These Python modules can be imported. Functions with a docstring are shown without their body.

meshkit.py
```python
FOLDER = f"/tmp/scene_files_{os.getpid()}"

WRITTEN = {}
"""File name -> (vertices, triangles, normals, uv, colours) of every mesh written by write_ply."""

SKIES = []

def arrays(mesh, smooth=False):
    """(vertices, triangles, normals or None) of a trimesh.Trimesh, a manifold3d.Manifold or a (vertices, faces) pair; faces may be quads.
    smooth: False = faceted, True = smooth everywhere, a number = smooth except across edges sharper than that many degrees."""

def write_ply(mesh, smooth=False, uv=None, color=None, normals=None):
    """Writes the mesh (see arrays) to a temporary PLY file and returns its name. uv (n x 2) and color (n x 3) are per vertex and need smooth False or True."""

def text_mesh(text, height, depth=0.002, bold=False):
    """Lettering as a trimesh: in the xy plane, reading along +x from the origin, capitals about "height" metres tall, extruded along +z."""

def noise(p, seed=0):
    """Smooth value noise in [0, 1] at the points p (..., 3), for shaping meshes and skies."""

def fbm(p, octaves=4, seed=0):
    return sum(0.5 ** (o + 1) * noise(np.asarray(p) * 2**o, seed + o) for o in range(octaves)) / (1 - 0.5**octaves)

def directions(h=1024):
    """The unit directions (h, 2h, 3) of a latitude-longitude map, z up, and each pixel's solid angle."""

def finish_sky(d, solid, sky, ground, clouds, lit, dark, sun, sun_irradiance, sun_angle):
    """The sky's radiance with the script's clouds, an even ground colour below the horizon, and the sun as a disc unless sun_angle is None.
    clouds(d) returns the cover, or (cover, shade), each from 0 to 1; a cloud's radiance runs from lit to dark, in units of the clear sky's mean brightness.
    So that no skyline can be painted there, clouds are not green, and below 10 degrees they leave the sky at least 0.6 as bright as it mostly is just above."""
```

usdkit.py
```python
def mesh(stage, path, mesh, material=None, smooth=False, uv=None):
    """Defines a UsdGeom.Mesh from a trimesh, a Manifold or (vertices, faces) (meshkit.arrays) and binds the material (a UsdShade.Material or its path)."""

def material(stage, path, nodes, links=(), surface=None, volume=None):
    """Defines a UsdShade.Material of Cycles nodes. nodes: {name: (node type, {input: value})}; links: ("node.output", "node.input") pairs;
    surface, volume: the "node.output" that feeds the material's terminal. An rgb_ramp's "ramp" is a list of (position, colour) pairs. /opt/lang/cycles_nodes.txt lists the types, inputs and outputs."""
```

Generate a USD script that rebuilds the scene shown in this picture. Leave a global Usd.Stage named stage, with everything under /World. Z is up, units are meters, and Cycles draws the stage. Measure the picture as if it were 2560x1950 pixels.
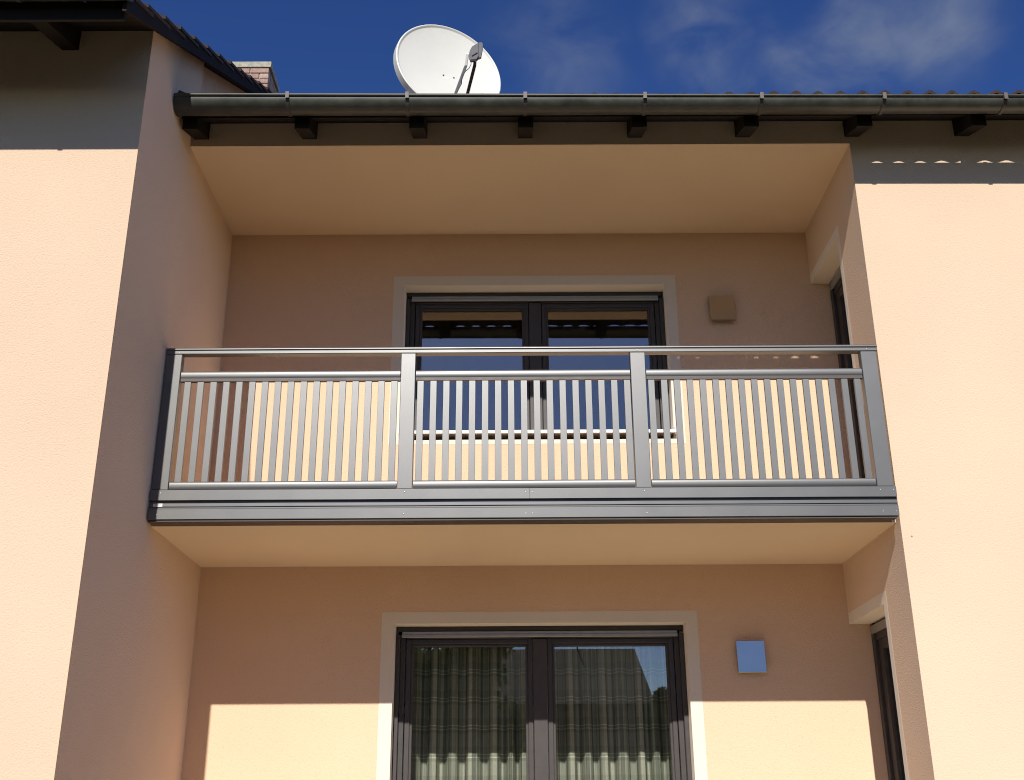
import math, random
import numpy as np
import trimesh, manifold3d as m3
from shapely.geometry import Polygon, box as sbox
import usdkit, meshkit
from pxr import Usd, UsdGeom, UsdLux, UsdShade, Sdf, Gf

random.seed(7)
rng = np.random.default_rng(7)
stage = Usd.Stage.CreateInMemory()
UsdGeom.SetStageUpAxis(stage, 'Z')
UsdGeom.SetStageMetersPerUnit(stage, 1.0)
UsdGeom.Xform.Define(stage, '/World')
UsdGeom.Scope.Define(stage, '/World/Looks')

# ------------------------------------------------------------------ camera
C = np.array([2.2098, -6.6726, 1.6])
FPX, YAW, PIT, ROL = 2798.3, 0.0033, 0.3677, -0.0063
cy, sy, cp, sp, cr, sr = math.cos(YAW), math.sin(YAW), math.cos(PIT), math.sin(PIT), math.cos(ROL), math.sin(ROL)
V = np.array([sy * cp, cy * cp, sp]); R0 = np.array([cy, -sy, 0.0]); U0 = np.cross(R0, V)
R, U = R0 * cr + U0 * sr, -R0 * sr + U0 * cr
cam = UsdGeom.Camera.Define(stage, '/World/camera')
M = np.eye(4); M[0, :3], M[1, :3], M[2, :3], M[3, :3] = R, U, -V, C
cam.AddTransformOp().Set(Gf.Matrix4d(*M.ravel().tolist()))
cam.CreateHorizontalApertureAttr(36.0)
cam.CreateVerticalApertureAttr(36.0 * 780 / 1024)
cam.CreateFocalLengthAttr(36.0 * FPX / 2560)
cam.CreateClippingRangeAttr(Gf.Vec2f(0.05, 5000))
EXPOSURE = 0.20
cam.CreateExposureAttr(EXPOSURE)

# ------------------------------------------------------------------ sky and sun
SUN = np.array([-0.0725, -1.0, 0.733]); SUN /= np.linalg.norm(SUN)
ELEV, ROT = math.asin(SUN[2]), math.atan2(SUN[0], SUN[1])
SKY_STRENGTH, SUN_INTENSITY = 0.05, 1.25
sky = UsdLux.DomeLight.Define(stage, '/World/sky')
def skydir(u, v):
    d = V + R * (u * 2560 / 2206 - 1280) / FPX - U * (v * 2560 / 2206 - 975) / FPX
    return d / np.linalg.norm(d)
CLOUDS = [(skydir(1530, 110), .070, 0.95), (skydir(1580, 175), .05, .6), (skydir(1745, 150), .065, 0.8), (skydir(1860, 85), .075, 1.0), (skydir(2010, 55), .080, 0.9), (skydir(1215, 120), .085, 0.5), (skydir(1660, 30), .025, 0.5), (skydir(1150, 40), .05, .2)]
nodes = {
    'sky': ('sky_texture', {'sky_type': 'single_scattering', 'sun_disc': False, 'sun_elevation': ELEV, 'sun_rotation': ROT, 'altitude': 500.0, 'air_density': 1.0, 'aerosol_density': 0.3, 'ozone_density': 3.5}),
    'sat': ('hsv', {'hue': 0.519, 'saturation': 1.25, 'value': 1.6, 'fac': 1.0}),
    'tc': ('texture_coordinate', {}),
    'map': ('mapping', {'mapping_type': 'point', 'rotation': (0.0, 0.6, 0.3), 'scale': (1.0, 1.0, 1.6)}),
    'big': ('noise_texture', {'scale': 2.6, 'detail': 3.0, 'roughness': 0.5}),
    'fine': ('noise_texture', {'scale': 13.0, 'detail': 7.0, 'roughness': 0.55, 'distortion': 0.35}),
    'warp': ('noise_texture', {'scale': 11.0, 'detail': 3.0}),
    'wsub': ('vector_math', {'math_type': 'subtract', 'vector2': (.5, .5, .5)}),
    'wscl': ('vector_math', {'math_type': 'scale', 'scale': 0.10}),
    'wadd': ('vector_math', {'math_type': 'add'}),
    'rb': ('map_range', {'range_type': 'smoothstep', 'from_min': 0.56, 'from_max': 0.80, 'to_max': 0.8}),
    'rf': ('map_range', {'range_type': 'smoothstep', 'from_min': 0.26, 'from_max': 0.74}),
    'mul': ('math', {'math_type': 'multiply'}),
    'amt': ('math', {'math_type': 'multiply', 'value2': 0.62}),
    'cloud': ('mix', {'mix_type': 'mix', 'color2': (4.6, 5.3, 6.3)}),
    'bg': ('background_shader', {'strength': SKY_STRENGTH})}
links = [('tc.generated', 'map.vector'), ('map.vector', 'big.vector'), ('map.vector', 'fine.vector'), ('tc.generated', 'warp.vector'), ('warp.color', 'wsub.vector1'), ('wsub.vector', 'wscl.vector1'), ('wscl.vector', 'wadd.vector1'), ('tc.generated', 'wadd.vector2'),
         ('big.fac', 'rb.value'), ('fine.fac', 'rf.value')]
prev = 'rb.result'
for k, (d, rad, amount) in enumerate(CLOUDS):
    nodes[f'd{k}'] = ('vector_math', {'math_type': 'distance', 'vector2': tuple(d)})
    nodes[f'm{k}'] = ('map_range', {'range_type': 'smoothstep', 'from_min': 0.0, 'from_max': rad, 'to_min': amount, 'to_max': 0.0})
    nodes[f'x{k}'] = ('math', {'math_type': 'maximum'})
    links += [('wadd.vector', f'd{k}.vector1'), (f'd{k}.value', f'm{k}.value'), (prev, f'x{k}.value1'), (f'm{k}.result', f'x{k}.value2')]
    prev = f'x{k}.value'
links += [(prev, 'mul.value1'), ('rf.result', 'mul.value2'), ('mul.value', 'amt.value1'), ('amt.value', 'cloud.fac'), ('sky.color', 'sat.color'), ('sat.color', 'cloud.color1'), ('cloud.color', 'bg.color')]
sky_mat = usdkit.material(stage, '/World/Looks/sky', nodes, links, surface='bg.background')
UsdShade.MaterialBindingAPI.Apply(sky.GetPrim()).Bind(sky_mat)
sky.GetPrim().SetCustomDataByKey('label', 'deep blue sky with thin wispy white clouds')
sky.GetPrim().SetCustomDataByKey('kind', 'structure')
sun = UsdLux.DistantLight.Define(stage, '/World/sun')
sun.CreateIntensityAttr(SUN_INTENSITY); sun.CreateAngleAttr(0.5); sun.CreateNormalizeAttr(True)
sun.CreateColorAttr(Gf.Vec3f(1.0, 0.955, 0.885))
zx = np.cross([0, 0, 1.0], SUN); zx /= np.linalg.norm(zx); zy = np.cross(SUN, zx)
Ms = np.eye(4); Ms[0, :3], Ms[1, :3], Ms[2, :3] = zx, zy, SUN
sun.AddTransformOp().Set(Gf.Matrix4d(*Ms.ravel().tolist()))

# ------------------------------------------------------------------ helpers
def ray(u, v):
    return V + R * (u - 1280) / FPX - U * (v - 975) / FPX

def at(u, v, **k):
    d = ray(u, v)
    if 'y' in k: t = (k['y'] - C[1]) / d[1]
    else: t = (k['n'] - (C - k['p']) @ k['nv']) / (d @ k['nv'])
    return C + t * d

_used = {}
def numbered(parent, name):
    key = f'{parent}/{name}'
    n = _used.get(key, -1) + 1
    _used[key] = n
    return key if n == 0 else f'{key}_{n:03d}'

def path_of(p):
    return '/World' if p is None else str(p.GetPath())

def tag(prim, label=None, cat=None, group=None, kind=None):
    for k, v in (('label', label), ('category', cat), ('group', group), ('kind', kind)):
        if v: prim.SetCustomDataByKey(k, v)
    return prim

def thing(name, label, cat, loc=(0, 0, 0), group=None):
    x = UsdGeom.Xform.Define(stage, numbered('/World', name))
    if tuple(loc) != (0, 0, 0): x.AddTranslateOp().Set(Gf.Vec3d(*map(float, loc)))
    return tag(x.GetPrim(), label, cat, group)

def sub(name, parent, label=None):
    return tag(UsdGeom.Xform.Define(stage, numbered(path_of(parent), name)).GetPrim(), label)

def obj(name, mesh, mat, parent=None, smooth=False, uv=None, label=None, origin=None):
    if origin is not None:
        v, f, n = meshkit.arrays(mesh); mesh = (v - np.asarray(origin), f)
    return tag(usdkit.mesh(stage, numbered(path_of(parent), name), mesh, mat, smooth, uv).GetPrim(), label)

def cat(*ms):
    return trimesh.util.concatenate([m for m in ms])

def bx(x0, x1, y0, y1, z0, z1):
    b = trimesh.creation.box((x1 - x0, y1 - y0, z1 - z0)); b.apply_translation(((x0 + x1) / 2, (y0 + y1) / 2, (z0 + z1) / 2)); return b

def cb(x0, x1, y0, y1, z0, z1, c=0.003):
    """chamfered box"""
    c = min(c, .45 * min(x1 - x0, y1 - y0, z1 - z0)); P = []
    for x in (x0, x1):
        for y in (y0, y1):
            for z in (z0, z1):
                sx, sy_, sz = (1 if x == x0 else -1), (1 if y == y0 else -1), (1 if z == z0 else -1)
                P += [(x, y + sy_ * c, z + sz * c), (x + sx * c, y, z + sz * c), (x + sx * c, y + sy_ * c, z)]
    return trimesh.convex.convex_hull(np.array(P))

def extrude_x(poly, x0, x1):
    """polygon in (y, z) extruded along x"""
    m = trimesh.creation.extrude_polygon(poly if isinstance(poly, Polygon) else Polygon(poly), x1 - x0)
    v = m.vertices.copy(); m.vertices = np.c_[v[:, 2] + x0, v[:, 0], v[:, 1]]
    m.fix_normals(); return m

def extrude_y(poly, y0, y1):
    m = trimesh.creation.extrude_polygon(poly, y1 - y0)
    v = m.vertices.copy(); m.vertices = np.c_[v[:, 0], y1 - v[:, 2], v[:, 1]]
    m.fix_normals(); return m

def tube(pts, r, n=10):
    pts = np.asarray(pts, float); rs = np.broadcast_to(r, (len(pts),))
    t = np.gradient(pts, axis=0); t /= np.linalg.norm(t, axis=1, keepdims=True)
    ref = np.array([0, 0, 1.0]) if abs(t[0, 2]) < .9 else np.array([1.0, 0, 0])
    a = np.cross(t, ref); a /= np.linalg.norm(a, axis=1, keepdims=True); b = np.cross(t, a)
    ang = np.arange(n) * 2 * np.pi / n
    v = (pts[:, None] + rs[:, None, None] * (np.cos(ang)[None, :, None] * a[:, None] + np.sin(ang)[None, :, None] * b[:, None])).reshape(-1, 3)
    f = []
    for i in range(len(pts) - 1):
        for j in range(n):
            q = (i * n + j, i * n + (j + 1) % n, (i + 1) * n + (j + 1) % n, (i + 1) * n + j); f += [(q[0], q[1], q[2]), (q[0], q[2], q[3])]
    for base, rev in ((0, True), ((len(pts) - 1) * n, False)):
        for j in range(1, n - 1): f.append((base, base + j + 1, base + j) if not rev else (base, base + j, base + j + 1))
    m = trimesh.Trimesh(v, f, process=False); m.fix_normals(); return m

def bar(p, q, w, h, up=(0, 0, 1)):
    p, q = np.asarray(p, float), np.asarray(q, float); L = np.linalg.norm(q - p); d = (q - p) / L
    a = np.cross(d, up); a /= np.linalg.norm(a); b = np.cross(a, d)
    m = cb(-w / 2, w / 2, -h / 2, h / 2, 0, L, .15 * min(w, h)); T = np.eye(4); T[:3, 0], T[:3, 1], T[:3, 2], T[:3, 3] = a, b, d, p
    if np.linalg.det(T[:3, :3]) < 0: T[:3, 0] *= -1
    m.apply_transform(T); return m

# ------------------------------------------------------------------ materials
def mat(name, nodes, links, surface):
    return usdkit.material(stage, f'/World/Looks/{name}', nodes, links, surface=surface)

def plaster(name, base, rough_scale=95.0, bump=0.55, var=0.05):
    b = np.array(base)
    return mat(name, {
        'g': ('geometry', {}),
        'n1': ('noise_texture', {'scale': 0.7, 'detail': 3.0}),
        'n2': ('noise_texture', {'scale': rough_scale, 'detail': 3.0, 'roughness': 0.6}),
        'v': ('voronoi_texture', {'scale': rough_scale * 1.3, 'feature': 'smooth_f1', 'smoothness': 0.4}),
        'mixh': ('math', {'math_type': 'multiply_add', 'value2': -0.6}),
        'r': ('rgb_ramp', {'ramp': [(0.3, b * (1 - var)), (0.7, b * (1 + var * .6))]}),
        'vs': ('voronoi_texture', {'scale': 1.15}), 'sp': ('rgb_ramp', {'ramp': [(0.0, (.25, .22, .2)), (0.005, (.3, .27, .25)), (0.008, (1, 1, 1))]}), 'spm': ('mix', {'mix_type': 'multiply', 'fac': 0.85}),
        'pit': ('rgb_ramp', {'ramp': [(0.30, (.84, .81, .77)), (0.42, (1, 1, 1))]}),
        'mul': ('mix', {'mix_type': 'multiply', 'fac': 0.6}),
        'b': ('bump', {'strength': bump, 'distance': 0.006}),
        'p': ('principled_bsdf', {'roughness': 0.95, 'specular_ior_level': 0.15, 'diffuse_roughness': 0.4})},
        [('g.position', 'n1.vector'), ('g.position', 'n2.vector'), ('g.position', 'v.vector'), ('v.distance', 'mixh.value1'), ('n2.fac', 'mixh.value3'), ('mixh.value', 'b.height'),
         ('n1.fac', 'r.fac'), ('n2.fac', 'pit.fac'), ('r.color', 'mul.color1'), ('pit.color', 'mul.color2'), ('g.position', 'vs.vector'), ('vs.distance', 'sp.fac'), ('mul.color', 'spm.color1'), ('sp.color', 'spm.color2'), ('spm.color', 'p.base_color'), ('b.normal', 'p.normal')], 'p.BSDF')

def paint(name, base, rough=0.5, metallic=0.0, spec=0.5, noise=0.08, scale=14.0, bump=0.0, bscale=300.0):
    b = np.array(base)
    nodes = {'g': ('geometry', {}), 'n': ('noise_texture', {'scale': scale, 'detail': 4.0, 'roughness': 0.6}),
             'r': ('rgb_ramp', {'ramp': [(0.3, b * (1 - noise)), (0.7, b * (1 + noise))]}),
             'rr': ('map_range', {'from_min': 0.3, 'from_max': 0.7, 'to_min': rough - .05, 'to_max': rough + .05}),
             'p': ('principled_bsdf', {'metallic': metallic, 'roughness': rough, 'specular_ior_level': spec})}
    links = [('g.position', 'n.vector'), ('n.fac', 'r.fac'), ('r.color', 'p.base_color'), ('n.fac', 'rr.value'), ('rr.result', 'p.roughness')]
    if bump:
        nodes['n2'] = ('noise_texture', {'scale': bscale, 'detail': 2.0}); nodes['b'] = ('bump', {'strength': bump, 'distance': 0.002})
        links += [('g.position', 'n2.vector'), ('n2.fac', 'b.height'), ('b.normal', 'p.normal')]
    return mat(name, nodes, links, 'p.BSDF')

PEACH = plaster('peach_plaster', (0.745, 0.575, 0.425), 95.0, 0.42)
NICHE = plaster('recess_plaster', (0.785, 0.58, 0.41), 95.0, 0.42)
PEACH_SMOOTH = plaster('smooth_plaster', (0.80, 0.64, 0.45), 120.0, 0.15)
FLOOR = paint('balcony_floor_tile', (0.70, 0.54, 0.37), 0.85, noise=0.08)
CREAM = plaster('cream_plaster', (0.78, 0.72, 0.62), 140.0, 0.12, 0.03)
WHITE = paint('white_sill', (0.78, 0.77, 0.74), 0.4)
# anodised/flake painted aluminium of the railing
ALU = mat('grey_aluminium', {
    'g': ('geometry', {}), 'n': ('noise_texture', {'scale': 900.0, 'detail': 1.0}), 'n3': ('noise_texture', {'scale': 5.0, 'detail': 3.0}),
    'r': ('rgb_ramp', {'ramp': [(0.25, (.126, .125, .123)), (0.75, (.162, .161, .158))]}),
    'rr': ('map_range', {'from_min': 0.3, 'from_max': 0.7, 'to_min': 0.36, 'to_max': 0.41}),
    'b': ('bump', {'strength': 0.12, 'distance': 0.001}),
    'p': ('principled_bsdf', {'metallic': 0.48, 'roughness': 0.38})},
    [('g.position', 'n.vector'), ('g.position', 'n3.vector'), ('n.fac', 'r.fac'), ('r.color', 'p.base_color'), ('n3.fac', 'rr.value'), ('rr.result', 'p.roughness'), ('n.fac', 'b.height'), ('b.normal', 'p.normal')], 'p.BSDF')
BROWN_METAL = paint('brown_metal', (0.06, 0.045, 0.037), 0.5, noise=0.1)
SCREW = paint('screw_steel', (0.42, 0.42, 0.42), 0.4, 0.8)
FRAME = paint('window_frame_paint', (0.066, 0.060, 0.058), 0.45, spec=.25, noise=0.05)
BLIND = paint('blind_aluminium', (0.34, 0.34, 0.33), 0.45, 0.3)
GUTTER = paint('weathered_gutter', (0.046, 0.048, 0.038), 0.45, 0.15, noise=0.35, scale=9.0)
GALV = paint('galvanised_strap', (0.085, 0.068, 0.066), 0.6, 0.2, noise=0.2)
STRAP = paint('dark_strap', (0.06, 0.055, 0.05), 0.5, 0.3, noise=0.2)
WOOD = paint('dark_stained_wood', (0.014, 0.0105, 0.008), 0.75, spec=.2, noise=0.3, scale=30.0, bump=.3, bscale=60)
SOFFIT = paint('soffit_wood', (0.018, 0.0135, 0.010), 0.75, spec=.2, noise=0.25, scale=25.0, bump=.3, bscale=60)
TILES = [paint(f'roof_tile_{k}', c, 0.8, noise=0.35, scale=40.0, bump=.5, bscale=120) for k, c in (('brown', (0.055, 0.035, 0.028)), ('red_brown', (0.062, 0.036, 0.028)), ('mossy', (0.05, 0.042, 0.03)))]
DISH = paint('dish_white', (0.60, 0.595, 0.55), 0.45, noise=0.02, scale=3.0)
LNB = paint('lnb_grey', (0.14, 0.14, 0.145), 0.5, noise=0.05)
ARM_DARK = paint('arm_dark', (0.055, 0.035, 0.035), 0.5, noise=0.1)
ARM_LIGHT = paint('arm_light', (0.75, 0.75, 0.71), 0.45)
CABLE = paint('cable_grey', (0.25, 0.25, 0.24), 0.5)
BRICKS = [paint(f'brick_{k}', c, 0.9, noise=0.25, scale=35.0, bump=.6, bscale=90) for k, c in (('pink', (0.30, 0.20, 0.165)), ('red', (0.29, 0.185, 0.15)), ('pale', (0.36, 0.27, 0.23)))]
MORTAR = paint('mortar', (0.34, 0.32, 0.29), 0.95, bump=.5, bscale=120)
CONCRETE = paint('concrete_cap', (0.30, 0.29, 0.235), 0.95, noise=0.3, scale=18.0, bump=.6, bscale=80)
PLATE = mat('plate_metal', {'g': ('geometry', {}), 'n': ('noise_texture', {'scale': 6.0}), 'rr': ('map_range', {'to_min': 0.18, 'to_max': 0.24}),
    'p': ('principled_bsdf', {'metallic': 1.0, 'base_color': (0.43, 0.43, 0.42), 'roughness': 0.2})}, [('g.position', 'n.vector'), ('n.fac', 'rr.value'), ('rr.result', 'p.roughness')], 'p.BSDF')
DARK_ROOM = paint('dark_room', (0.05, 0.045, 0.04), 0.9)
STICKER = paint('sticker_white', (0.72, 0.72, 0.72), 0.4)
PRINT = paint('sticker_print', (0.32, 0.32, 0.36), 0.5)

def glass(name, tint, ior):
    return mat(name, {'lw': ('layer_weight', {'blend': 0.5}), 'pw': ('math', {'math_type': 'power', 'value2': 4.0}), 'f': ('math', {'math_type': 'multiply_add', 'value2': 1 - ior, 'value3': ior}),
                      't': ('transparent_bsdf', {'color': tint}), 'gl': ('glossy_bsdf', {'color': (1, 1, 1), 'roughness': 0.0, 'distribution': 'ggx'}), 'm': ('mix_closure', {})},
               [('lw.facing', 'pw.value1'), ('pw.value', 'f.value1'), ('f.value', 'm.fac'), ('t.BSDF', 'm.closure1'), ('gl.BSDF', 'm.closure2')], 'm.closure')
GLASS = glass('window_glass', (0.895, 0.905, 0.88), 0.15)

LAWN = mat('lawn_ground', {'g': ('geometry', {}), 'n': ('noise_texture', {'scale': 2.2, 'detail': 6.0, 'roughness': 0.7}),
    'r': ('rgb_ramp', {'ramp': [(0.3, (.030, .032, .015)), (0.7, (.055, .053, .028))]}), 'p': ('principled_bsdf', {'roughness': 0.95})},
    [('g.position', 'n.vector'), ('n.fac', 'r.fac'), ('r.color', 'p.base_color')], 'p.BSDF')
PAVING = paint('paving_stone', (0.46, 0.40, 0.32), 0.9, noise=0.15, scale=6.0, bump=.3, bscale=60)
LEAF = mat('leaf', {'oi': ('object_info', {}), 'g': ('geometry', {}), 'n': ('noise_texture', {'scale': 3.0, 'detail': 2.0}),
    'r': ('rgb_ramp', {'ramp': [(0.3, (.030, .055, .014)), (0.7, (.075, .115, .03))]}), 'd': ('diffuse_bsdf', {}), 't': ('translucent_bsdf', {}), 'm': ('mix_closure', {'fac': 0.3})},
    [('g.position', 'n.vector'), ('n.fac', 'r.fac'), ('r.color', 'd.color'), ('r.color', 't.color'), ('d.BSDF', 'm.closure1'), ('t.BSDF', 'm.closure2')], 'm.closure')
DARK_TILE = paint('old_dark_tile', (0.016, 0.013, 0.012), 0.9, spec=0.05, noise=.3)
OLD_WALL = paint('old_brown_wall', (0.10, 0.075, 0.055), 0.95, noise=.2)
BARK = paint('bark', (0.09, 0.07, 0.05), 0.95, noise=0.3, bump=.6, bscale=40)
CURTAIN = mat('plaid_curtain', {
    'a': ('attribute', {'attribute': 'st'}), 's': ('separate_xyz', {}),
    'u1': ('math', {'math_type': 'fraction'}), 'us': ('math', {'math_type': 'multiply', 'value2': 10.0}),
    'ur': ('rgb_ramp', {'ramp': [(0.0, (.88, .88, .77)), (0.30, (.88, .88, .77)), (0.32, (.38, .40, .35)), (0.62, (.38, .40, .35)), (0.64, (.80, .84, .76)), (0.67, (.80, .84, .76)), (0.69, (.60, .62, .55)), (1.0, (.60, .62, .55))]}),
    'vs': ('math', {'math_type': 'multiply', 'value2': 5.1}), 'v1': ('math', {'math_type': 'fraction'}),
    'vr': ('rgb_ramp', {'ramp': [(0.0, (1, 1, 1)), (0.18, (1, 1, 1)), (0.20, (.80, .82, .80)), (0.30, (.80, .82, .80)), (0.31, (1.5, 1.5, 1.45)), (0.335, (1.5, 1.5, 1.45)), (0.345, (.86, .88, .86)), (0.42, (.86, .88, .86)), (0.43, (1.5, 1.5, 1.45)), (0.455, (1.5, 1.5, 1.45)), (0.465, (.85, .87, .85)), (0.7, (.85, .87, .85)), (0.72, (1, 1, 1)), (1.0, (1, 1, 1))]}),
    'm': ('mix', {'mix_type': 'multiply', 'fac': 1.0}),
    'd': ('diffuse_bsdf', {}), 't': ('translucent_bsdf', {}), 'mc': ('mix_closure', {'fac': 0.25})},
    [('a.vector', 's.vector'), ('s.x', 'us.value1'), ('us.value', 'u1.value1'), ('u1.value', 'ur.fac'), ('s.y', 'vs.value1'), ('vs.value', 'v1.value1'), ('v1.value', 'vr.fac'),
     ('ur.color', 'm.color1'), ('vr.color', 'm.color2'), ('m.color', 'd.color'), ('m.color', 't.color'), ('d.BSDF', 'mc.closure1'), ('t.BSDF', 'mc.closure2')], 'mc.closure')

# ------------------------------------------------------------------ ground
g = obj('lawn', bx(-400, 400, -400, 400, -0.3, 0.0), LAWN); tag(g, 'dry lawn reaching away from the houses', kind='structure')
pv = thing('terrace', 'pale stone terrace at the foot of the wall', 'terrace'); tag(pv, kind='structure')
for i in range(13):
    for j in range(5):
        obj('slab', cb(-.0 + i * .5 + .004, i * .5 + .496, -2.62 + j * .5, -2.128 + j * .5, 0.004, .035, .004), PAVING, pv)

# ------------------------------------------------------------------ main house
W, D, YL = 4.6, 1.27, -0.938
SL = 0.53
ZS, ZC = 3.3104, 6.0026
soff = lambda y: 6.192 + SL * y            # underside of the main roof deck
house = thing('apartment_house', 'peach plastered house front with recessed balcony between two walls', 'house')

# right wall block with side door recesses (opening runs back to the rear wall of the recess)
blk = extrude_x([(0, 0), (D, 0), (D, soff(D) - .004), (0, soff(0) - .004)], W, 10.5)
m = lambda t: m3.Manifold(m3.Mesh(np.asarray(t.vertices, np.float32), np.asarray(t.faces, np.uint32)))
DOORS = ((3.55, 5.545, 0.512, 5.615, 0.458), (0.35, 2.881, 0.487, 2.955, 0.425))
blk = m(blk)
for z0, z1, y0, _, _ in DOORS:
    blk = blk - m(bx(W - .2, W + .5, y0, D + .2, z0, z1))
obj('outer_wall', blk, PEACH, house)
obj('lintel', cat(bx(0, W, 0, .012, ZC, soff(0) - .004), bx(0, W, .012, .3, ZC + .162, soff(0) - .004)), PEACH, house, label='peach wall strip over the balcony recess')
obj('ceiling', bx(0, W, .012, D, ZC, ZC + .16), PEACH_SMOOTH, house, label='recess ceiling over the upper balcony')
slab = bx(0, W, .078, D, ZS, 3.46)
obj('balcony_slab', slab, PEACH_SMOOTH, house)
obj('balcony_floor', bx(0, W, .07, D, 3.46, 3.50), FLOOR, house)
obj('lower_floor', bx(0, W, .07, D, 0.03, 0.33), FLOOR, house)

# rear wall of the recess with two window openings
X0, X1 = 1.397, 3.45
WIN = ((4.262, 5.549), (0.40, 2.904))
rear = m(bx(0, W + .5, D, D + .34, 0, 6.6))
for z0, z1 in WIN:
    rear = rear - m(bx(X0, X1, D - .1, D + .5, z0, z1))
obj('rear_wall', rear, NICHE, house)
for z0, z1 in WIN:
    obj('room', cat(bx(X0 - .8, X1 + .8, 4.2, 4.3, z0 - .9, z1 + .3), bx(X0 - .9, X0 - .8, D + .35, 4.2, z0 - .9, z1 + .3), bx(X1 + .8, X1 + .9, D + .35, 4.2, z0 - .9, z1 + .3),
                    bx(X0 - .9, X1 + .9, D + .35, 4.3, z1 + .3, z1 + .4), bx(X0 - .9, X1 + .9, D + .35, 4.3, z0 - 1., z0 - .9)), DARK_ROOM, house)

YF = D + .15   # front of the window frames
def frame_rect(x0, x1, y0, y1, z0, z1, w, c=.003):
    return cat(cb(x0, x0 + w, y0, y1, z0, z1, c), cb(x1 - w, x1, y0, y1, z0, z1, c), cb(x0 + w, x1 - w, y0, y1, z1 - w, z1, c), cb(x0 + w, x1 - w, y0, y1, z0, z0 + w, c))

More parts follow.
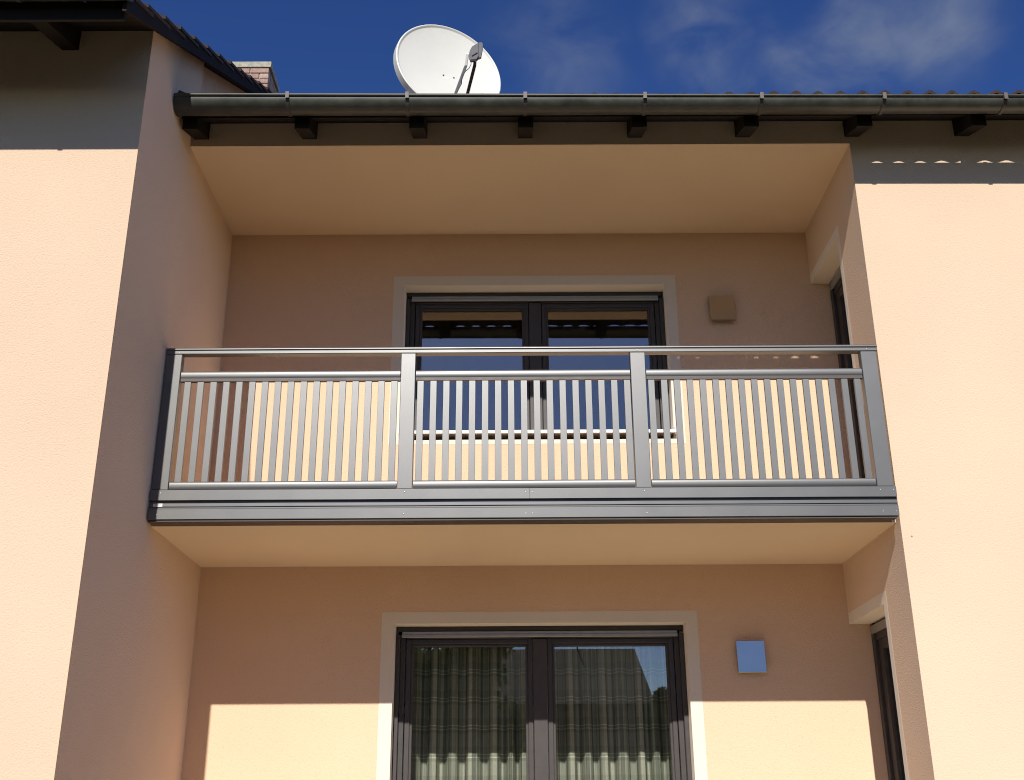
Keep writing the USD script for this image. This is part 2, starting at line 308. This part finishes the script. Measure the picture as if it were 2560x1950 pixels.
def window(z0, z1, low, lab):
    w = sub('window', house, lab)
    # plain painted surround on the wall, 3 mm proud
    so, si = sbox(1.309, z0 - (.035 if not low else 0.4), 3.532, z1 + .078), sbox(X0, z0, X1, z1)
    obj('surround', extrude_y(so.difference(si), D - .0015, D - .0003), CREAM, w)
    rv = cat(bx(X0, X0 + .002, D - .0015, YF + .1, z0, z1), bx(X1 - .002, X1, D - .0015, YF + .1, z0, z1), bx(X0 + .002, X1 - .002, D - .0015, YF + .1, z1 - .002, z1))
    obj('reveal', rv, CREAM, w)
    a, b = X0 + .004, X1 - .004
    for xa in (a, b - .03):
        obj('blind_guide', cb(xa, xa + .03, YF - .035, YF + .02, z0 + .02, z1 - .06), FRAME, w)
    obj('blind_box', cb(a, b, YF - .02, YF + .03, z1 - .036, z1 - .003), FRAME, w)
    br = sub('roller_blind', w)
    obj('end_rail', cat(cb(a + .04, b - .04, YF - .034, YF - .018, z1 - .082, z1 - .060), cb(a + .042, b - .042, YF - .030, YF - .016, z1 - .060, z1 - .040)), BLIND, w)
    obj('outer_frame', frame_rect(a + .03, b - .03, YF + .004, YF + .07, z0 + .015, z1 - .05, .036), FRAME, w)
    xm = (X0 + X1) / 2
    obj('mullion', cat(cb(xm - .048, xm + .048, YF - .008, YF + .05, z0 + .055, z1 - .09)), FRAME, w)
    for xa, xb in ((a + .072, xm - .052), (xm + .052, b - .072)):
        s0, s1 = z0 + .054, z1 - .088
        obj('sash', cat(frame_rect(xa, xb, YF + .010, YF + .06, s0, s1, .034), frame_rect(xa + .034, xb - .034, YF + .022, YF + .06, s0 + .034, s1 - .034, .018)), FRAME, w)
        obj('pane', bx(xa + .045, xb - .045, YF + .04, YF + .044, s0 + .045, s1 - .045), GLASS, w)
    if not low:
        sill = extrude_x([(D - .05, z0 + .036), (D - .05, z0 + .059), (YF + .05, z0 + .076), (YF + .05, z0 + .05), (D - .035, z0 + .048), (D - .035, z0 + .036)], X0 - .01, X1 + .01)
        obj('sill', sill, WHITE, w)
        for xs in (X0 - .012, X1 + .002):
            obj('sill_end_cap', cb(xs, xs + .010, D - .052, YF, z0 + .034, z0 + .090), WHITE, w)
    return w
window(*WIN[0], False, 'upper window with empty blue reflecting panes')
window(*WIN[1], True, 'lower window with plaid curtains behind the glass')

for z0, z1, y0, ztop, ytrim in DOORS:
    d = sub('side_door', house)
    t = extrude_x(Polygon([(ytrim, z0), (y0, z0), (y0, z1), (D - .004, z1), (D - .004, ztop), (ytrim, ztop)]), W - .0008, W - .0002)
    obj('surround', t, CREAM, d)
    obj('reveal', cat(bx(W - .0008, W + .2, y0, y0 + .002, z0, z1), bx(W - .0008, W + .2, y0 + .002, D - .004, z1 - .002, z1)), CREAM, d)
    xf = W + .138
    obj('blind_rail', cb(xf, xf + .02, y0 + .03, D - .02, z1 - .075, z1 - .02), BLIND, d)
    obj('outer_frame', cat(cb(xf + .02, xf + .08, y0 + .005, y0 + .09, z0, z1 - .005), cb(xf + .005, xf + .08, D - .06, D - .003, z0, z1 - .005), cb(xf + .02, xf + .08, y0 + .09, D - .06, z1 - .12, z1 - .005)), FRAME, d)
    obj('sash', cat(cb(xf + .03, xf + .08, y0 + .09, y0 + .16, z0, z1 - .12), cb(xf + .03, xf + .08, D - .14, D - .06, z0, z1 - .12), cb(xf + .03, xf + .08, y0 + .16, D - .14, z1 - .19, z1 - .12)), FRAME, d)
    obj('pane', bx(xf + .055, xf + .059, y0 + .16, D - .14, z0, z1 - .19), GLASS, d)
    obj('room', cat(bx(W + .49, W + .499, y0, D, z0, z1)), DARK_ROOM, d)

# roof: rafters, deck, tiles
for xr in (.075, .83, 1.60, 2.335, 3.10, 3.855, 4.62, 5.39, 6.16):
    p = Polygon([(-.285, 5.952), (-.285, 6.04), (-.25, soff(-.25) - .001), (-.002, soff(0) - .002), (-.002, 6.056)])
    obj('rafter', extrude_x(p, xr - .05, xr + .05), WOOD, house)
roof = sub('roof', house)
YD = -.25
nb = 3
for k in range(nb):                                                   # soffit boards along the eave
    ya, yb = YD + k * .10, YD + (k + 1) * .10 - .004
    obj('soffit_board', extrude_x([(ya, soff(ya)), (yb, soff(yb)), (yb, soff(yb) + .02), (ya, soff(ya) + .02)], .004, 7.2), SOFFIT, roof)
obj('roof_deck', extrude_x([(.05, soff(.05)), (7, soff(7)), (7, soff(7) + .03), (.05, soff(.05) + .03)], .004, 10.5), SOFFIT, roof)

def tile_mesh(width=.30, length=.42, amp=.030, th=.020, nx=24, lift=.037):
    """double roll tile: local x across, y up the slope, z normal"""
    xs = np.linspace(0, width, nx + 1); h = amp * (.5 + .5 * np.cos(2 * np.pi * (xs / (width / 2) - .5))) ** 1.4
    rows = []
    for yy, zz in ((0, lift), (length, 0.0)):
        rows.append(np.c_[xs, np.full_like(xs, yy), h + zz])
    top0, top1 = rows; bot0, bot1 = top0 - [0, 0, th], top1 - [0, 0, th]
    v = np.vstack([top0, top1, bot0, bot1]); n = nx + 1; f = []
    for i in range(nx):
        a, b, c, d = i, i + 1, n + i + 1, n + i; f += [(a, b, c), (a, c, d)]
        a, b, c, d = 2 * n + i, 2 * n + i + 1, 3 * n + i + 1, 3 * n + i; f += [(a, c, b), (a, d, c)]
        f += [(i, 2 * n + i, 2 * n + i + 1), (i, 2 * n + i + 1, i + 1), (n + i, n + i + 1, 3 * n + i + 1), (n + i, 3 * n + i + 1, 3 * n + i)]
    f += [(0, n, 3 * n), (0, 3 * n, 2 * n), (nx, 2 * n + nx, 3 * n + nx), (nx, 3 * n + nx, n + nx)]
    return trimesh.Trimesh(v, f, process=False)

ca, sa = 1 / math.hypot(1, SL), SL / math.hypot(1, SL)
def place_tile(name, parent, x, y, z, jit=1.0, **k):
    t = tile_mesh(**k)
    tilt = rng.normal(0, .0012) * jit; t.vertices[:, 2] += t.vertices[:, 0] * tilt + rng.normal(0, .0010) * jit
    v = t.vertices; o = np.c_[v[:, 0] + x + rng.normal(0, .0015) * jit, y + v[:, 1] * ca - v[:, 2] * sa + rng.normal(0, .003) * jit, z + v[:, 1] * sa + v[:, 2] * ca]
    t.vertices = o
    obj(name, t, TILES[rng.choice(3, p=[.5, .3, .2])], parent, smooth=35)

TY, TZ = -.365, 6.0985
for row in range(3):
    for k in range(24):
        place_tile('roof_tile', roof, .02 + k * .30, TY + row * .33 * ca, TZ + row * .33 * sa - float(np.clip(.010 * (4.45 - (.17 + k * .30)), 0, .011)))
obj('tile_field', extrude_x([(.62, TZ + SL * (.62 - TY)), (7, TZ + SL * (7 - TY)), (7, TZ + SL * (7 - TY) + .03), (.62, TZ + SL * (.62 - TY) + .03)], .02, 10.5), TILES[0], roof)

# ------------------------------------------------------------------ gutters
def gutter(lab, x0, x1, yg, zg, slope, brackets, rr=.081, twist=1.0):
    t = thing('roof_gutter', lab, 'gutter', group='half round eave gutters')
    zx_ = lambda x: zg - slope * (x - x0)
    ang = np.linspace(np.pi, 2 * np.pi, 25)
    prof = [(yg + rr * math.cos(a), rr * math.sin(a)) for a in ang]
    inner = [(yg + (rr - .003) * math.cos(a), (rr - .003) * math.sin(a)) for a in ang[::-1]]
    poly = Polygon(prof + inner)
    bead = Polygon([(yg - rr - .004 + .0095 * math.cos(a), .004 + .0095 * math.sin(a)) for a in np.linspace(0, 2 * np.pi, 14, endpoint=False)])
    def sheared(p, xa, xb):
        e = extrude_x(p, xa, xb); v = e.vertices.copy(); v[:, 2] += zg - slope * (v[:, 0] - x0) + np.clip((yg - v[:, 1]) / rr, 0, 1.2) * (.007 - .0042 * (v[:, 0] - x0)) * twist; e.vertices = v; return e
    obj('channel', sheared(poly.union(bead).buffer(0), x0, x1), GUTTER, t, smooth=30)
    half = Polygon([(yg + (rr + .002) * math.cos(a), (rr + .002) * math.sin(a)) for a in ang])
    for xe in (x0 - .004, x1):
        obj('end_cap', sheared(half.buffer(.002), xe, xe + .004), GUTTER, t)
    for xb in brackets:
        ro = rr + .006
        pr = [(yg + ro * math.cos(a), ro * math.sin(a)) for a in ang]; pi = [(yg + (rr + .001) * math.cos(a), (rr + .001) * math.sin(a)) for a in ang[::-1]]
        b = sub('bracket', t)
        obj('strap', sheared(Polygon(pr + pi), xb - .013, xb + .013), STRAP, b)
        tab = Polygon([(yg - rr - .018, -.028), (yg - rr - .0145, -.028), (yg - rr - .0145, .016), (yg - rr + .012, .017), (yg - rr + .012, .0205), (yg - rr - .018, .0205)])
        obj('tab', sheared(tab, xb - .012, xb + .012), GALV, b)
    return t
gt = gutter('long dark gutter above the balcony recess and the right wall', .012, 8.2, -.389, 6.079, .0018, (.76, 1.55, 2.33, 3.12, 3.89, 4.70, 5.50, 6.28))
gutter('dark gutter of the projecting left wing at the top corner', -6.2, .10, YL - .698, 5.977, 0.0, (-3.72, -2.92, -2.12, -1.32, -.52), twist=0.0)
fl = obj('flashing', cat(bar((.01, -.40, 6.165), (.10, -.385, 6.13), .012, .03), bar((.006, -.42, 6.08), (.006, -.37, 6.18), .006, .02), bar((.01, -.30, 6.16), (.22, -.30, 6.14), .02, .012)), GUTTER, roof)

# ------------------------------------------------------------------ projecting left wing
wing = thing('house_wing', 'projecting peach wing on the left with sloping roof edge', 'house')
ws = lambda y: 6.235 + SL * (y - YL)
obj('outer_wall', extrude_x([(YL, 0), (.10, 0), (.10, ws(.10) - .003), (YL, ws(YL) - .003)], -6.0, -.012), PEACH, wing)
obj('side_wall', extrude_x([(YL, 0), (.10, 0), (.10, ws(.10) - .003), (YL, ws(YL) - .003)], -.012, 0), NICHE, wing)
obj('recess_side_wall', extrude_x([(.10, 0), (D + .34, 0), (D + .34, soff(D) + .05), (.10, soff(.10) - .01)], -.3, 0), NICHE, wing)
obj('upper_side_wall', extrude_x([(.10, 5.9), (6.5, 5.9), (6.5, ws(6.5) - .003), (.10, ws(.10) - .003)], -.30, -.045), NICHE, wing)
for xr in (-.50, -1.28, -2.06, -2.84, -3.6):
    p = Polygon([(YL - .56, ws(YL - .56) - .045), (YL - .56, ws(YL - .56) - .002), (YL - .002, ws(YL) - .002), (YL - .002, ws(YL) - .15)])
    obj('rafter', extrude_x(p, xr - .05, xr + .05), WOOD, wing)
wroof = sub('roof', wing)
ye = YL - .62
obj('fascia_board', bx(-6.0, .06, YL - .612, YL - .592, ws(YL - .60) - .10, ws(YL - .612) - .002), WOOD, wroof)
nbo = 6
for k in range(nbo):
    ya, yb = ye + k * .104, ye + (k + 1) * .104 - .004
    obj('soffit_board', extrude_x([(ya, ws(ya)), (yb, ws(yb)), (yb, ws(yb) + .02), (ya, ws(ya) + .02)], -6.0, .06), SOFFIT, wroof)
obj('roof_deck', extrude_x([(YL + .005, ws(YL + .005)), (6.5, ws(6.5)), (6.5, ws(6.5) + .022), (YL + .005, ws(YL + .005) + .022)], -6.0, .06), SOFFIT, wroof)
vb = lambda y: 6.182 + SL * (y + .95)
for ya, yb in ((ye - .04, .9), (.904, 3.6), (3.604, 6.5)):
    obj('verge_board', extrude_x([(ya, vb(ya)), (yb, vb(yb)), (yb, vb(yb) + .105), (ya, vb(ya) + .105)], .061, .085), WOOD, wroof)
wtz = lambda y: vb(y) + .070
for k in range(25):
    yy = ye - .03 + k * .33 * ca
    place_tile('verge_tile', wroof, -.205, yy, wtz(yy) + .016, .6, lift=.045)
obj('tile_field', extrude_x([(ye, wtz(ye)), (6.5, wtz(6.5)), (6.5, wtz(6.5) + .03), (ye, wtz(ye) + .03)], -6.0, -.21), TILES[0], wroof)

# ------------------------------------------------------------------ balcony railing
rail = thing('balcony_railing', 'grey aluminium balcony railing with vertical slats between the two walls', 'railing')
yr = -.03
XA, XB = .008, 4.588
def rnd_rail(x0, x1, zc, r=.0275, flat=.52, y=None):
    y = yr + .018 if y is None else y
    a = np.linspace(0, 2 * np.pi, 28, endpoint=False)
    return extrude_x(Polygon([(y + r * flat * math.copysign(abs(math.cos(t)) ** .8, math.cos(t)), zc + r * math.copysign(abs(math.sin(t)) ** .8, math.sin(t))) for t in a]), x0, x1)
# hand rail: rounded top profile over a flat strip
a = np.linspace(0, np.pi, 15)
obj('handrail', extrude_x(Polygon([(yr + .028 + .038 * math.cos(t), 4.449 + .017 * math.sin(t)) for t in a] + [(yr - .010, 4.446), (yr - .004, 4.4415), (yr + .06, 4.4415)]), XA, XB), ALU, rail, smooth=30)
obj('handrail_strip', cb(XA, XB, yr - .004, yr + .055, 4.417, 4.4405, .003), ALU, rail)
posts = ((.008, .112), (1.521, 1.614), (2.992, 3.088), (4.478, 4.580))
for xa, xb in posts:
    obj('post', cb(xa, xb, yr, yr + .055, 3.512, 4.4165, .003), ALU, rail)
bays = ((.112, 1.521), (1.614, 2.992), (3.088, 4.478))
firsts = (.142, 1.628, 3.101)
for (xa, xb), s0 in zip(bays, firsts):
    xa, xb = xa + .004, xb - .004
    obj('upper_rail', rnd_rail(xa, xb, 4.275), ALU, rail, smooth=30)
    obj('upper_groove', bx(xa, xb, yr + .008, yr + .036, 4.232, 4.252), BROWN_METAL, rail)
    obj('lower_rail', rnd_rail(xa, xb, 3.5415), ALU, rail, smooth=30)
    n = 17
    for k in range(n):
        x = s0 + k * .0824
        if x + .0400 > xb + .001: break
        obj('slat', cb(x, x + .0410, yr + .012, yr + .030, 3.556, 4.2325, .0012), ALU, rail)
for xa, xb in ((XA, 2.3369), (2.3371, XB)):
    obj('upper_fascia', cb(xa, xb, yr - .012, yr + .05, 3.443, 3.5085, .001), ALU, rail)
obj('lower_fascia', cb(XA, XB, yr - .012, yr + .05, 3.323, 3.389, .002), ALU, rail)
obj('recessed_strip', cat(cb(XA, XB, yr + .000, yr + .05, 3.389, 3.4245, .001), cb(XA, XB, yr - .007, yr - .0002, 3.3895, 3.3995, .002), cb(XA, XB, yr - .007, yr - .0002, 3.404, 3.409, .001)), ALU, rail)
obj('groove', bx(XA, XB, yr + .008, yr + .05, 3.4246, 3.4428), ALU, rail)
obj('base_plate', cb(.01, 4.575, yr - .002, .0765, 3.3105, 3.3225, .001), BROWN_METAL, rail)
obj('wall_strip', cb(4.5505, 4.564, yr + .03, yr + .036, 3.290, 3.3104, .001), WHITE, rail)
for xs, z in ((.075, 3.488), (1.57, 3.488), (2.31, 3.486), (2.336 + .02, 3.486), (3.04, 3.488), (4.49, 3.487), (4.572, 3.487), (.066, 3.350), (1.565, 3.350), (2.312, 3.349), (2.352, 3.349), (3.05, 3.349), (4.49, 3.350), (4.57, 3.350)):
    c = trimesh.creation.icosphere(1, .0042); c.apply_scale((1, .5, 1)); c.apply_translation((xs, yr - .0125, z)); obj('screw', c, SCREW, rail)
for xs in (.095, 3.04, 4.52):
    c = trimesh.creation.icosphere(1, .004); c.apply_scale((1, .5, 1)); c.apply_translation((xs, yr - .0045, 4.428)); obj('screw', c, SCREW, rail)
st = obj('sticker', bx(.035, .092, yr - .0085, yr - .0075, 3.404, 3.423), STICKER, rail)
obj('print', cat(bx(.048, .084, yr - .0092, yr - .0086, 3.416, 3.4185), bx(.048, .078, yr - .0092, yr - .0086, 3.409, 3.411)), PRINT, st)

# ------------------------------------------------------------------ square metal plates
for (x0, x1, z0, z1), tilt, lab in (((3.775, 3.972, 5.203, 5.421), 7.5, 'square metal wall plate beside the upper window, dull brown in the shade'), ((3.783, 3.980, 2.545, 2.762), 3.0, 'square metal wall plate beside the lower window, mirroring the blue sky')):
    t = thing('wall_plate', lab, 'wall plate', group='square wall plates beside the windows')
    cv = cb(x0, x1, D - .045, D - .020, z0, z1, .002); cv.apply_transform(trimesh.transformations.rotation_matrix(math.radians(-tilt), [1, 0, 0], [x0, D - .02, z1]))
    obj('cover', cv, PLATE, t)
    obj('backing', cb(x0 + .02, x1 - .02, D - .0195, D - .0005, z0 + .02, z1 - .02, .002), FRAME, t)

# ------------------------------------------------------------------ curtains
def curtain(x0, x1, lab, seed):
    r = np.random.default_rng(seed); nx, nz = 160, 24
    xs = np.linspace(x0, x1, nx); ph = np.cumsum(2 * np.pi / .128 * (1 + .18 * np.interp(np.arange(nx), np.linspace(0, nx, 12), r.normal(0, 1, 12))) * (xs[1] - xs[0])) + r.uniform(0, 6)
    zs = np.linspace(.45, WIN[1][1] - .02, nz); P = []; UV = []
    for z in zs:
        k = .037
        y = 1.775 - 2.3 * k * np.clip(.62 + .95 * np.cos(ph), 0, 1) ** .8 - .004 * np.cos(2 * ph + 1)
        s = np.r_[0, np.cumsum(np.hypot(np.diff(xs), np.diff(y)))]
        P.append(np.c_[xs + .002 * np.sin(ph + z), y, np.full(nx, z)]); UV.append(np.c_[s, np.full(nx, z)])
    P = np.vstack(P); UV = np.vstack(UV); f = []
    for j in range(nz - 1):
        for i in range(nx - 1):
            q = j * nx + i; f += [(q, q + 1, q + nx + 1), (q, q + nx + 1, q + nx)]
    o = obj('curtain', trimesh.Trimesh(P, f, process=False), CURTAIN, None, smooth=True, uv=UV)
    tag(o, lab, 'curtain', 'curtains in the lower window')
curtain(1.44, 2.40, 'pleated plaid curtain behind the left pane of the lower window', 3)
curtain(2.42, 3.42, 'pleated plaid curtain behind the right pane of the lower window', 5)

# ------------------------------------------------------------------ satellite dish
dish = thing('satellite_dish', 'white satellite dish with grey receiver on the roof behind the gutter', 'satellite dish')
dc = C + 10.0 * ray(1124.0, 170.6)
tocam = C - dc; tocam /= np.linalg.norm(tocam)
e1 = R - tocam * (R @ tocam); e1 /= np.linalg.norm(e1); e2 = np.cross(tocam, e1)
e2 = e2 if e2 @ U > 0 else -e2
cth = 94.63 / 140.15; sth = math.sqrt(1 - cth * cth)
dn = cth * tocam + sth * (.498 * e1 + .867 * e2); dn /= np.linalg.norm(dn)
dt = np.array([0, 0, 1.0]) - dn * dn[2]; dt /= np.linalg.norm(dt); dr = np.cross(dt, dn)
RD = .5
def dish_pts(prof, n=72):
    v = []
    for r, h in prof:
        for a in np.arange(n) * 2 * np.pi / n:
            v.append(dc + dr * r * math.cos(a) + dt * r * math.sin(a) + dn * h)
    f = []
    for i in range(len(prof) - 1):
        for j in range(n):
            q = (i * n + j, i * n + (j + 1) % n, (i + 1) * n + (j + 1) % n, (i + 1) * n + j); f += [(q[0], q[1], q[2]), (q[0], q[2], q[3])]
    t = trimesh.Trimesh(np.array(v), f, process=False); return t
front = [(1e-3, -.078)] + [(r, -.078 + .062 * (r / .47) ** 2) for r in np.linspace(.06, .47, 9)] + [(.478, -.012), (.484, -.003), (.492, 0.0), (.5, -.004), (.5025, -.012), (.504, -.072), (.498, -.074), (.49, -.02)] + [(r, -.092 + .064 * (r / .47) ** 2) for r in np.linspace(.47, .001, 8)]
obj('reflector', dish_pts(front), DISH, dish, smooth=40)
def dpx(u, v, n):
    return at(950 + u / 6.303, 30 + v / 6.303, n=n, p=dc, nv=dn)
lc = dpx(1500, 625, .50)
# receiver: chamfered head with a rounded rear drum, its face towards the lower left
ax = -dn * .8 + dt * .1 - dr * .25; ax /= np.linalg.norm(ax)
def local_box(c, ex, ey, ez, hx, hy, hz, ch):
    b = cb(-hx, hx, -hy, hy, -hz, hz, ch); T = np.eye(4); T[:3, 0], T[:3, 1], T[:3, 2], T[:3, 3] = ex, ey, ez, c
    b.apply_transform(T); return b
sidev = np.cross(ax, dt); sidev /= np.linalg.norm(sidev); upv = np.cross(sidev, ax)
lnb = sub('receiver', dish)
vr = R * .93 - V * .25; vr /= np.linalg.norm(vr)
# outline of the flat head as seen, given depth along the dish axis
head = [(1550, 485), (1452, 540), (1440, 580), (1412, 610), (1398, 690), (1398, 745), (1432, 765), (1470, 765), (1525, 730), (1548, 690)]
hp = np.array([dpx(u, v, .505) for u, v in head]); back = hp + V * .05 + R * .012
hull1 = trimesh.convex.convex_hull(np.vstack([hp, back]))
obj('head', hull1, LNB, lnb)
drum = [(1556, 482), (1600, 478), (1620, 500), (1618, 560), (1592, 705), (1556, 722)]
hp2 = np.array([dpx(u, v, .505) for u, v in drum]) - V * .004
obj('drum', trimesh.convex.convex_hull(np.vstack([hp2, hp2 + V * .06])), LNB, lnb)
rim = [(1460, 685), (1535, 640)]
obj('ridge', bar(dpx(1450, 692, .507) - V * .003, dpx(1535, 640, .507) - V * .003, .006, .006), ARM_DARK, lnb)
obj('arm', cat(bar(dpx(1378, 660, .49), dpx(1355, 850, .43), .022, .022, V), bar(dpx(1355, 840, .432), dpx(1110, 1500, .02), .024, .024, V)), ARM_LIGHT, dish)
obj('arm', cat(bar(dpx(1498, 765, .50), dpx(1490, 860, .46), .026, .026, V), bar(dpx(1490, 850, .462), dpx(1320, 1520, .02), .026, .026, V)), ARM_DARK, dish)
obj('clamp', bar(dpx(1425, 770, .50), dpx(1500, 765, .50), .022, .022, V), ARM_DARK, dish)
obj('cable', tube([dpx(*q) for q in ((1440, 770, .50), (1432, 830, .49), (1400, 890, .47), (1350, 930, .43), (1320, 970, .40), (1300, 1010, .38))], .004, 6), CABLE, dish, smooth=True)
obj('cable', tube([dpx(*q) for q in ((1300, 1010, .38), (1285, 1070, .35), (1284, 1130, .31), (1258, 1180, .28), (1232, 1230, .24), (1200, 1300, .2))], .004, 6), CABLE, dish, smooth=True)
for u, v in ((1000, 995), (1163, 1035)):
    for hgt in (-.074,):
        c = trimesh.creation.icosphere(1, .008); c.apply_translation(dpx(u, v, hgt)); obj('bolt', c, LNB, dish)
base = dc - dn * .18 - dt * .05
obj('mast', tube([[base[0], base[1], base[2] + .12], [base[0], base[1], TZ + SL * (base[1] - TY) - .2]], .025, 12), ARM_LIGHT, dish, smooth=30)
obj('mount', bar(dc - dn * .10, base, .08, .12), ARM_LIGHT, dish)

# ------------------------------------------------------------------ brick chimney
ch = thing('brick_chimney', 'pale red brick chimney with mossy concrete cap behind the wing roof edge', 'chimney')
yc = 5.5
pr = at(300 + 1605 / 4.308, 672 / 4.308, y=yc)
cx1, ctop = pr[0] + .01, pr[2]; cx0, cyb = cx1 - 1.02, yc + .52
obj('core', bx(cx0 + .012, cx1 - .022, yc + .022, cyb - .012, ctop - 2.4, ctop - .085), MORTAR, ch)
cap = trimesh.creation.box((cx1 - cx0 + .03, cyb - yc + .03, .082)); cap = cap.subdivide().subdivide().subdivide()
cap.vertices += meshkit.fbm(cap.vertices * 14)[:, None] * .012 if hasattr(meshkit, 'fbm') else 0
cap.apply_translation(((cx0 + cx1) / 2, (yc + cyb) / 2, ctop - .041)); obj('cap', cap, CONCRETE, ch)
course, bl = .0815, .24
for r_ in range(16):
    zb = ctop - .085 - (r_ + 1) * course + .004; off = .13 if r_ % 2 else 0
    segs = []
    x = cx1 - (.125 if r_ % 2 else .25)
    xe = cx1
    while xe > cx0 + .05:
        xs_ = max(x, cx0); segs.append((xs_ + .005, xe - .005)); xe = xs_; x = xs_ - .25
    for xa, xb in segs:
        j = rng.normal(0, .002)
        obj('brick', cb(xa, xb, yc + j, yc + .115, zb, zb + course - .010, .004), BRICKS[rng.choice(3)], ch)
    ya = yc + .12
    for q in range(2):
        y1_ = min(ya + (.24 if (r_ + q) % 2 else .19), cyb)
        obj('brick', cb(cx1 - .115, cx1 + rng.normal(0, .002), ya + .005, y1_ - .005, zb, zb + course - .010, .004), BRICKS[rng.choice(3)], ch); ya = y1_

# ------------------------------------------------------------------ what the panes mirror: house and trees across the garden
oh = thing('facing_house', 'dark gabled house across the garden, mirrored in the lower window', 'house')
rx = 5.67
obj('wall', extrude_x([(-26, 0), (-18.4, 0), (-18.4, 3.95), (-22, 5.6), (-26, 3.9)], -9, rx - .3), OLD_WALL, oh)
obj('roof', cat(extrude_x([(-18, 4.03), (-18, 4.2), (-22, 6.05), (-22, 5.86)], -9.4, rx), extrude_x([(-22.002, 5.86), (-22.002, 6.05), (-26.4, 4.0), (-26.4, 3.83)], -9.4, rx)), DARK_TILE, oh)
for xw_ in (-6.5, -3.6, -.6, 2.4):
    w_ = sub('window', oh)
    obj('frame', frame_rect(xw_, xw_ + 1.3, -18.4, -18.35, 1.0, 2.4, .07), WHITE, w_)
    obj('pane', bx(xw_ + .07, xw_ + 1.23, -18.395, -18.38, 1.07, 2.33), DARK_ROOM, w_)
obj('antenna', tube([(4.08, -22, 5.9), (4.08, -22, 6.5)], .02, 8), STRAP, oh)

def tree(lab, x, y, h, cr_, zc_, seed, n=5200, leaf=.10, squash=1.0):
    r = np.random.default_rng(seed); t = thing('garden_tree', lab, 'tree', (x, y, 0))
    limbs = [tube([(0, 0, 0), (.05, .03, h * .25), (-.04, .02, h * .5), (.03, 0, h * .8)], [.17, .13, .09, .03], 8)]
    cl = []
    for k in range(26):
        d = r.normal(size=3); d /= np.linalg.norm(d); rad = cr_ * r.uniform(.35, .95); c = np.array([0, 0, zc_]) + d * rad * [1, 1, squash]
        cl.append((c, cr_ * r.uniform(.22, .4)))
        if k < 12: limbs.append(tube([(0, 0, h * r.uniform(.3, .55)), c * [.5, .5, .85], c], [.06, .035, .012], 6))
    obj('trunk', cat(*limbs), BARK, t, smooth=40)
    idx = r.integers(0, len(cl), n); ctr = np.array([cl[i][0] for i in idx]); rad = np.array([cl[i][1] for i in idx])
    d = r.normal(size=(n, 3)); d /= np.linalg.norm(d, axis=1, keepdims=True); p = ctr + d * (rad * r.uniform(.3, 1.0, n) ** .6)[:, None]
    a_ = r.normal(size=(n, 3)); a_ /= np.linalg.norm(a_, axis=1, keepdims=True); b_ = np.cross(a_, r.normal(size=(n, 3))); b_ /= np.linalg.norm(b_, axis=1, keepdims=True)
    s = leaf * r.uniform(.6, 1.3, n)[:, None]
    v = np.stack([p - a_ * s, p + b_ * s * .45, p + a_ * s, p - b_ * s * .45], 1).reshape(-1, 3); q = np.arange(n)[:, None] * 4
    f = np.vstack([np.hstack([q, q + 1, q + 2]), np.hstack([q, q + 2, q + 3])])
    o = obj('crown', trimesh.Trimesh(v, f, process=False), LEAF, t); tag(o, kind='stuff')
tree('tall leafy tree mirrored in the left pane of the lower window', .9, -15.5, 6.3, 1.75, 4.3, 11, n=16000, leaf=.10, squash=1.15)
tree('slim leafy tree mirrored beside the gable of the facing house', 5.75, -17.2, 4.3, .75, 3.6, 12, n=3500, leaf=.085, squash=1.1)
tree('young leafy tree mirrored at the right edge of the lower window', 7.25, -18.0, 4.6, .85, 3.5, 13, n=4500, leaf=.085, squash=1.2)

def hedge(lab, x0, x1, y0, y1, h, seed, n):
    r = np.random.default_rng(seed); t = thing('garden_hedge', lab, 'hedge', ((x0 + x1) / 2, (y0 + y1) / 2, 0)); w, d = (x1 - x0) / 2, (y1 - y0) / 2
    obj('stems', bx(-w + .2, w - .2, -d + .2, d - .2, 0, h - .25), BARK, t)
    p = np.c_[r.uniform(-w, w, n), r.uniform(-d, d, n), r.uniform(0, h, n)]
    k = r.integers(0, 3, n)
    p[k == 0, 1] = (np.sign(p[k == 0, 1]) * d) * r.uniform(.75, 1.05, (k == 0).sum()); p[k == 1, 2] = h * r.uniform(.9, 1.03, (k == 1).sum()); p[k == 2, 0] = np.sign(p[k == 2, 0]) * w * r.uniform(.9, 1.02, (k == 2).sum())
    p[:, 2] *= 1 + .08 * np.sin(p[:, 0] * 1.7 + p[:, 1] * 1.3 + seed)
    a_ = r.normal(size=(n, 3)); a_ /= np.linalg.norm(a_, axis=1, keepdims=True); b_ = np.cross(a_, r.normal(size=(n, 3))); b_ /= np.linalg.norm(b_, axis=1, keepdims=True)
    s = r.uniform(.12, .22, n)[:, None]
    v = np.stack([p - a_ * s, p + b_ * s * .6, p + a_ * s, p - b_ * s * .6], 1).reshape(-1, 3); q = np.arange(n)[:, None] * 4
    o = obj('foliage', trimesh.Trimesh(v, np.vstack([np.hstack([q, q + 1, q + 2]), np.hstack([q, q + 2, q + 3])]), process=False), LEAF, t); tag(o, kind='stuff')
hedge('tall green hedge beside the facing house, mirrored under the blue gap in the lower window', 5.4, 16, -20.5, -19.2, 4.0, 21, 9000)
hedge('long green hedge along the left edge of the garden', -14, -12.5, -19, -2, 4.2, 22, 7000)
hedge('very tall green hedge along the right edge of the garden', 10.8, 12.4, -15, -1.2, 7.0, 23, 9000)
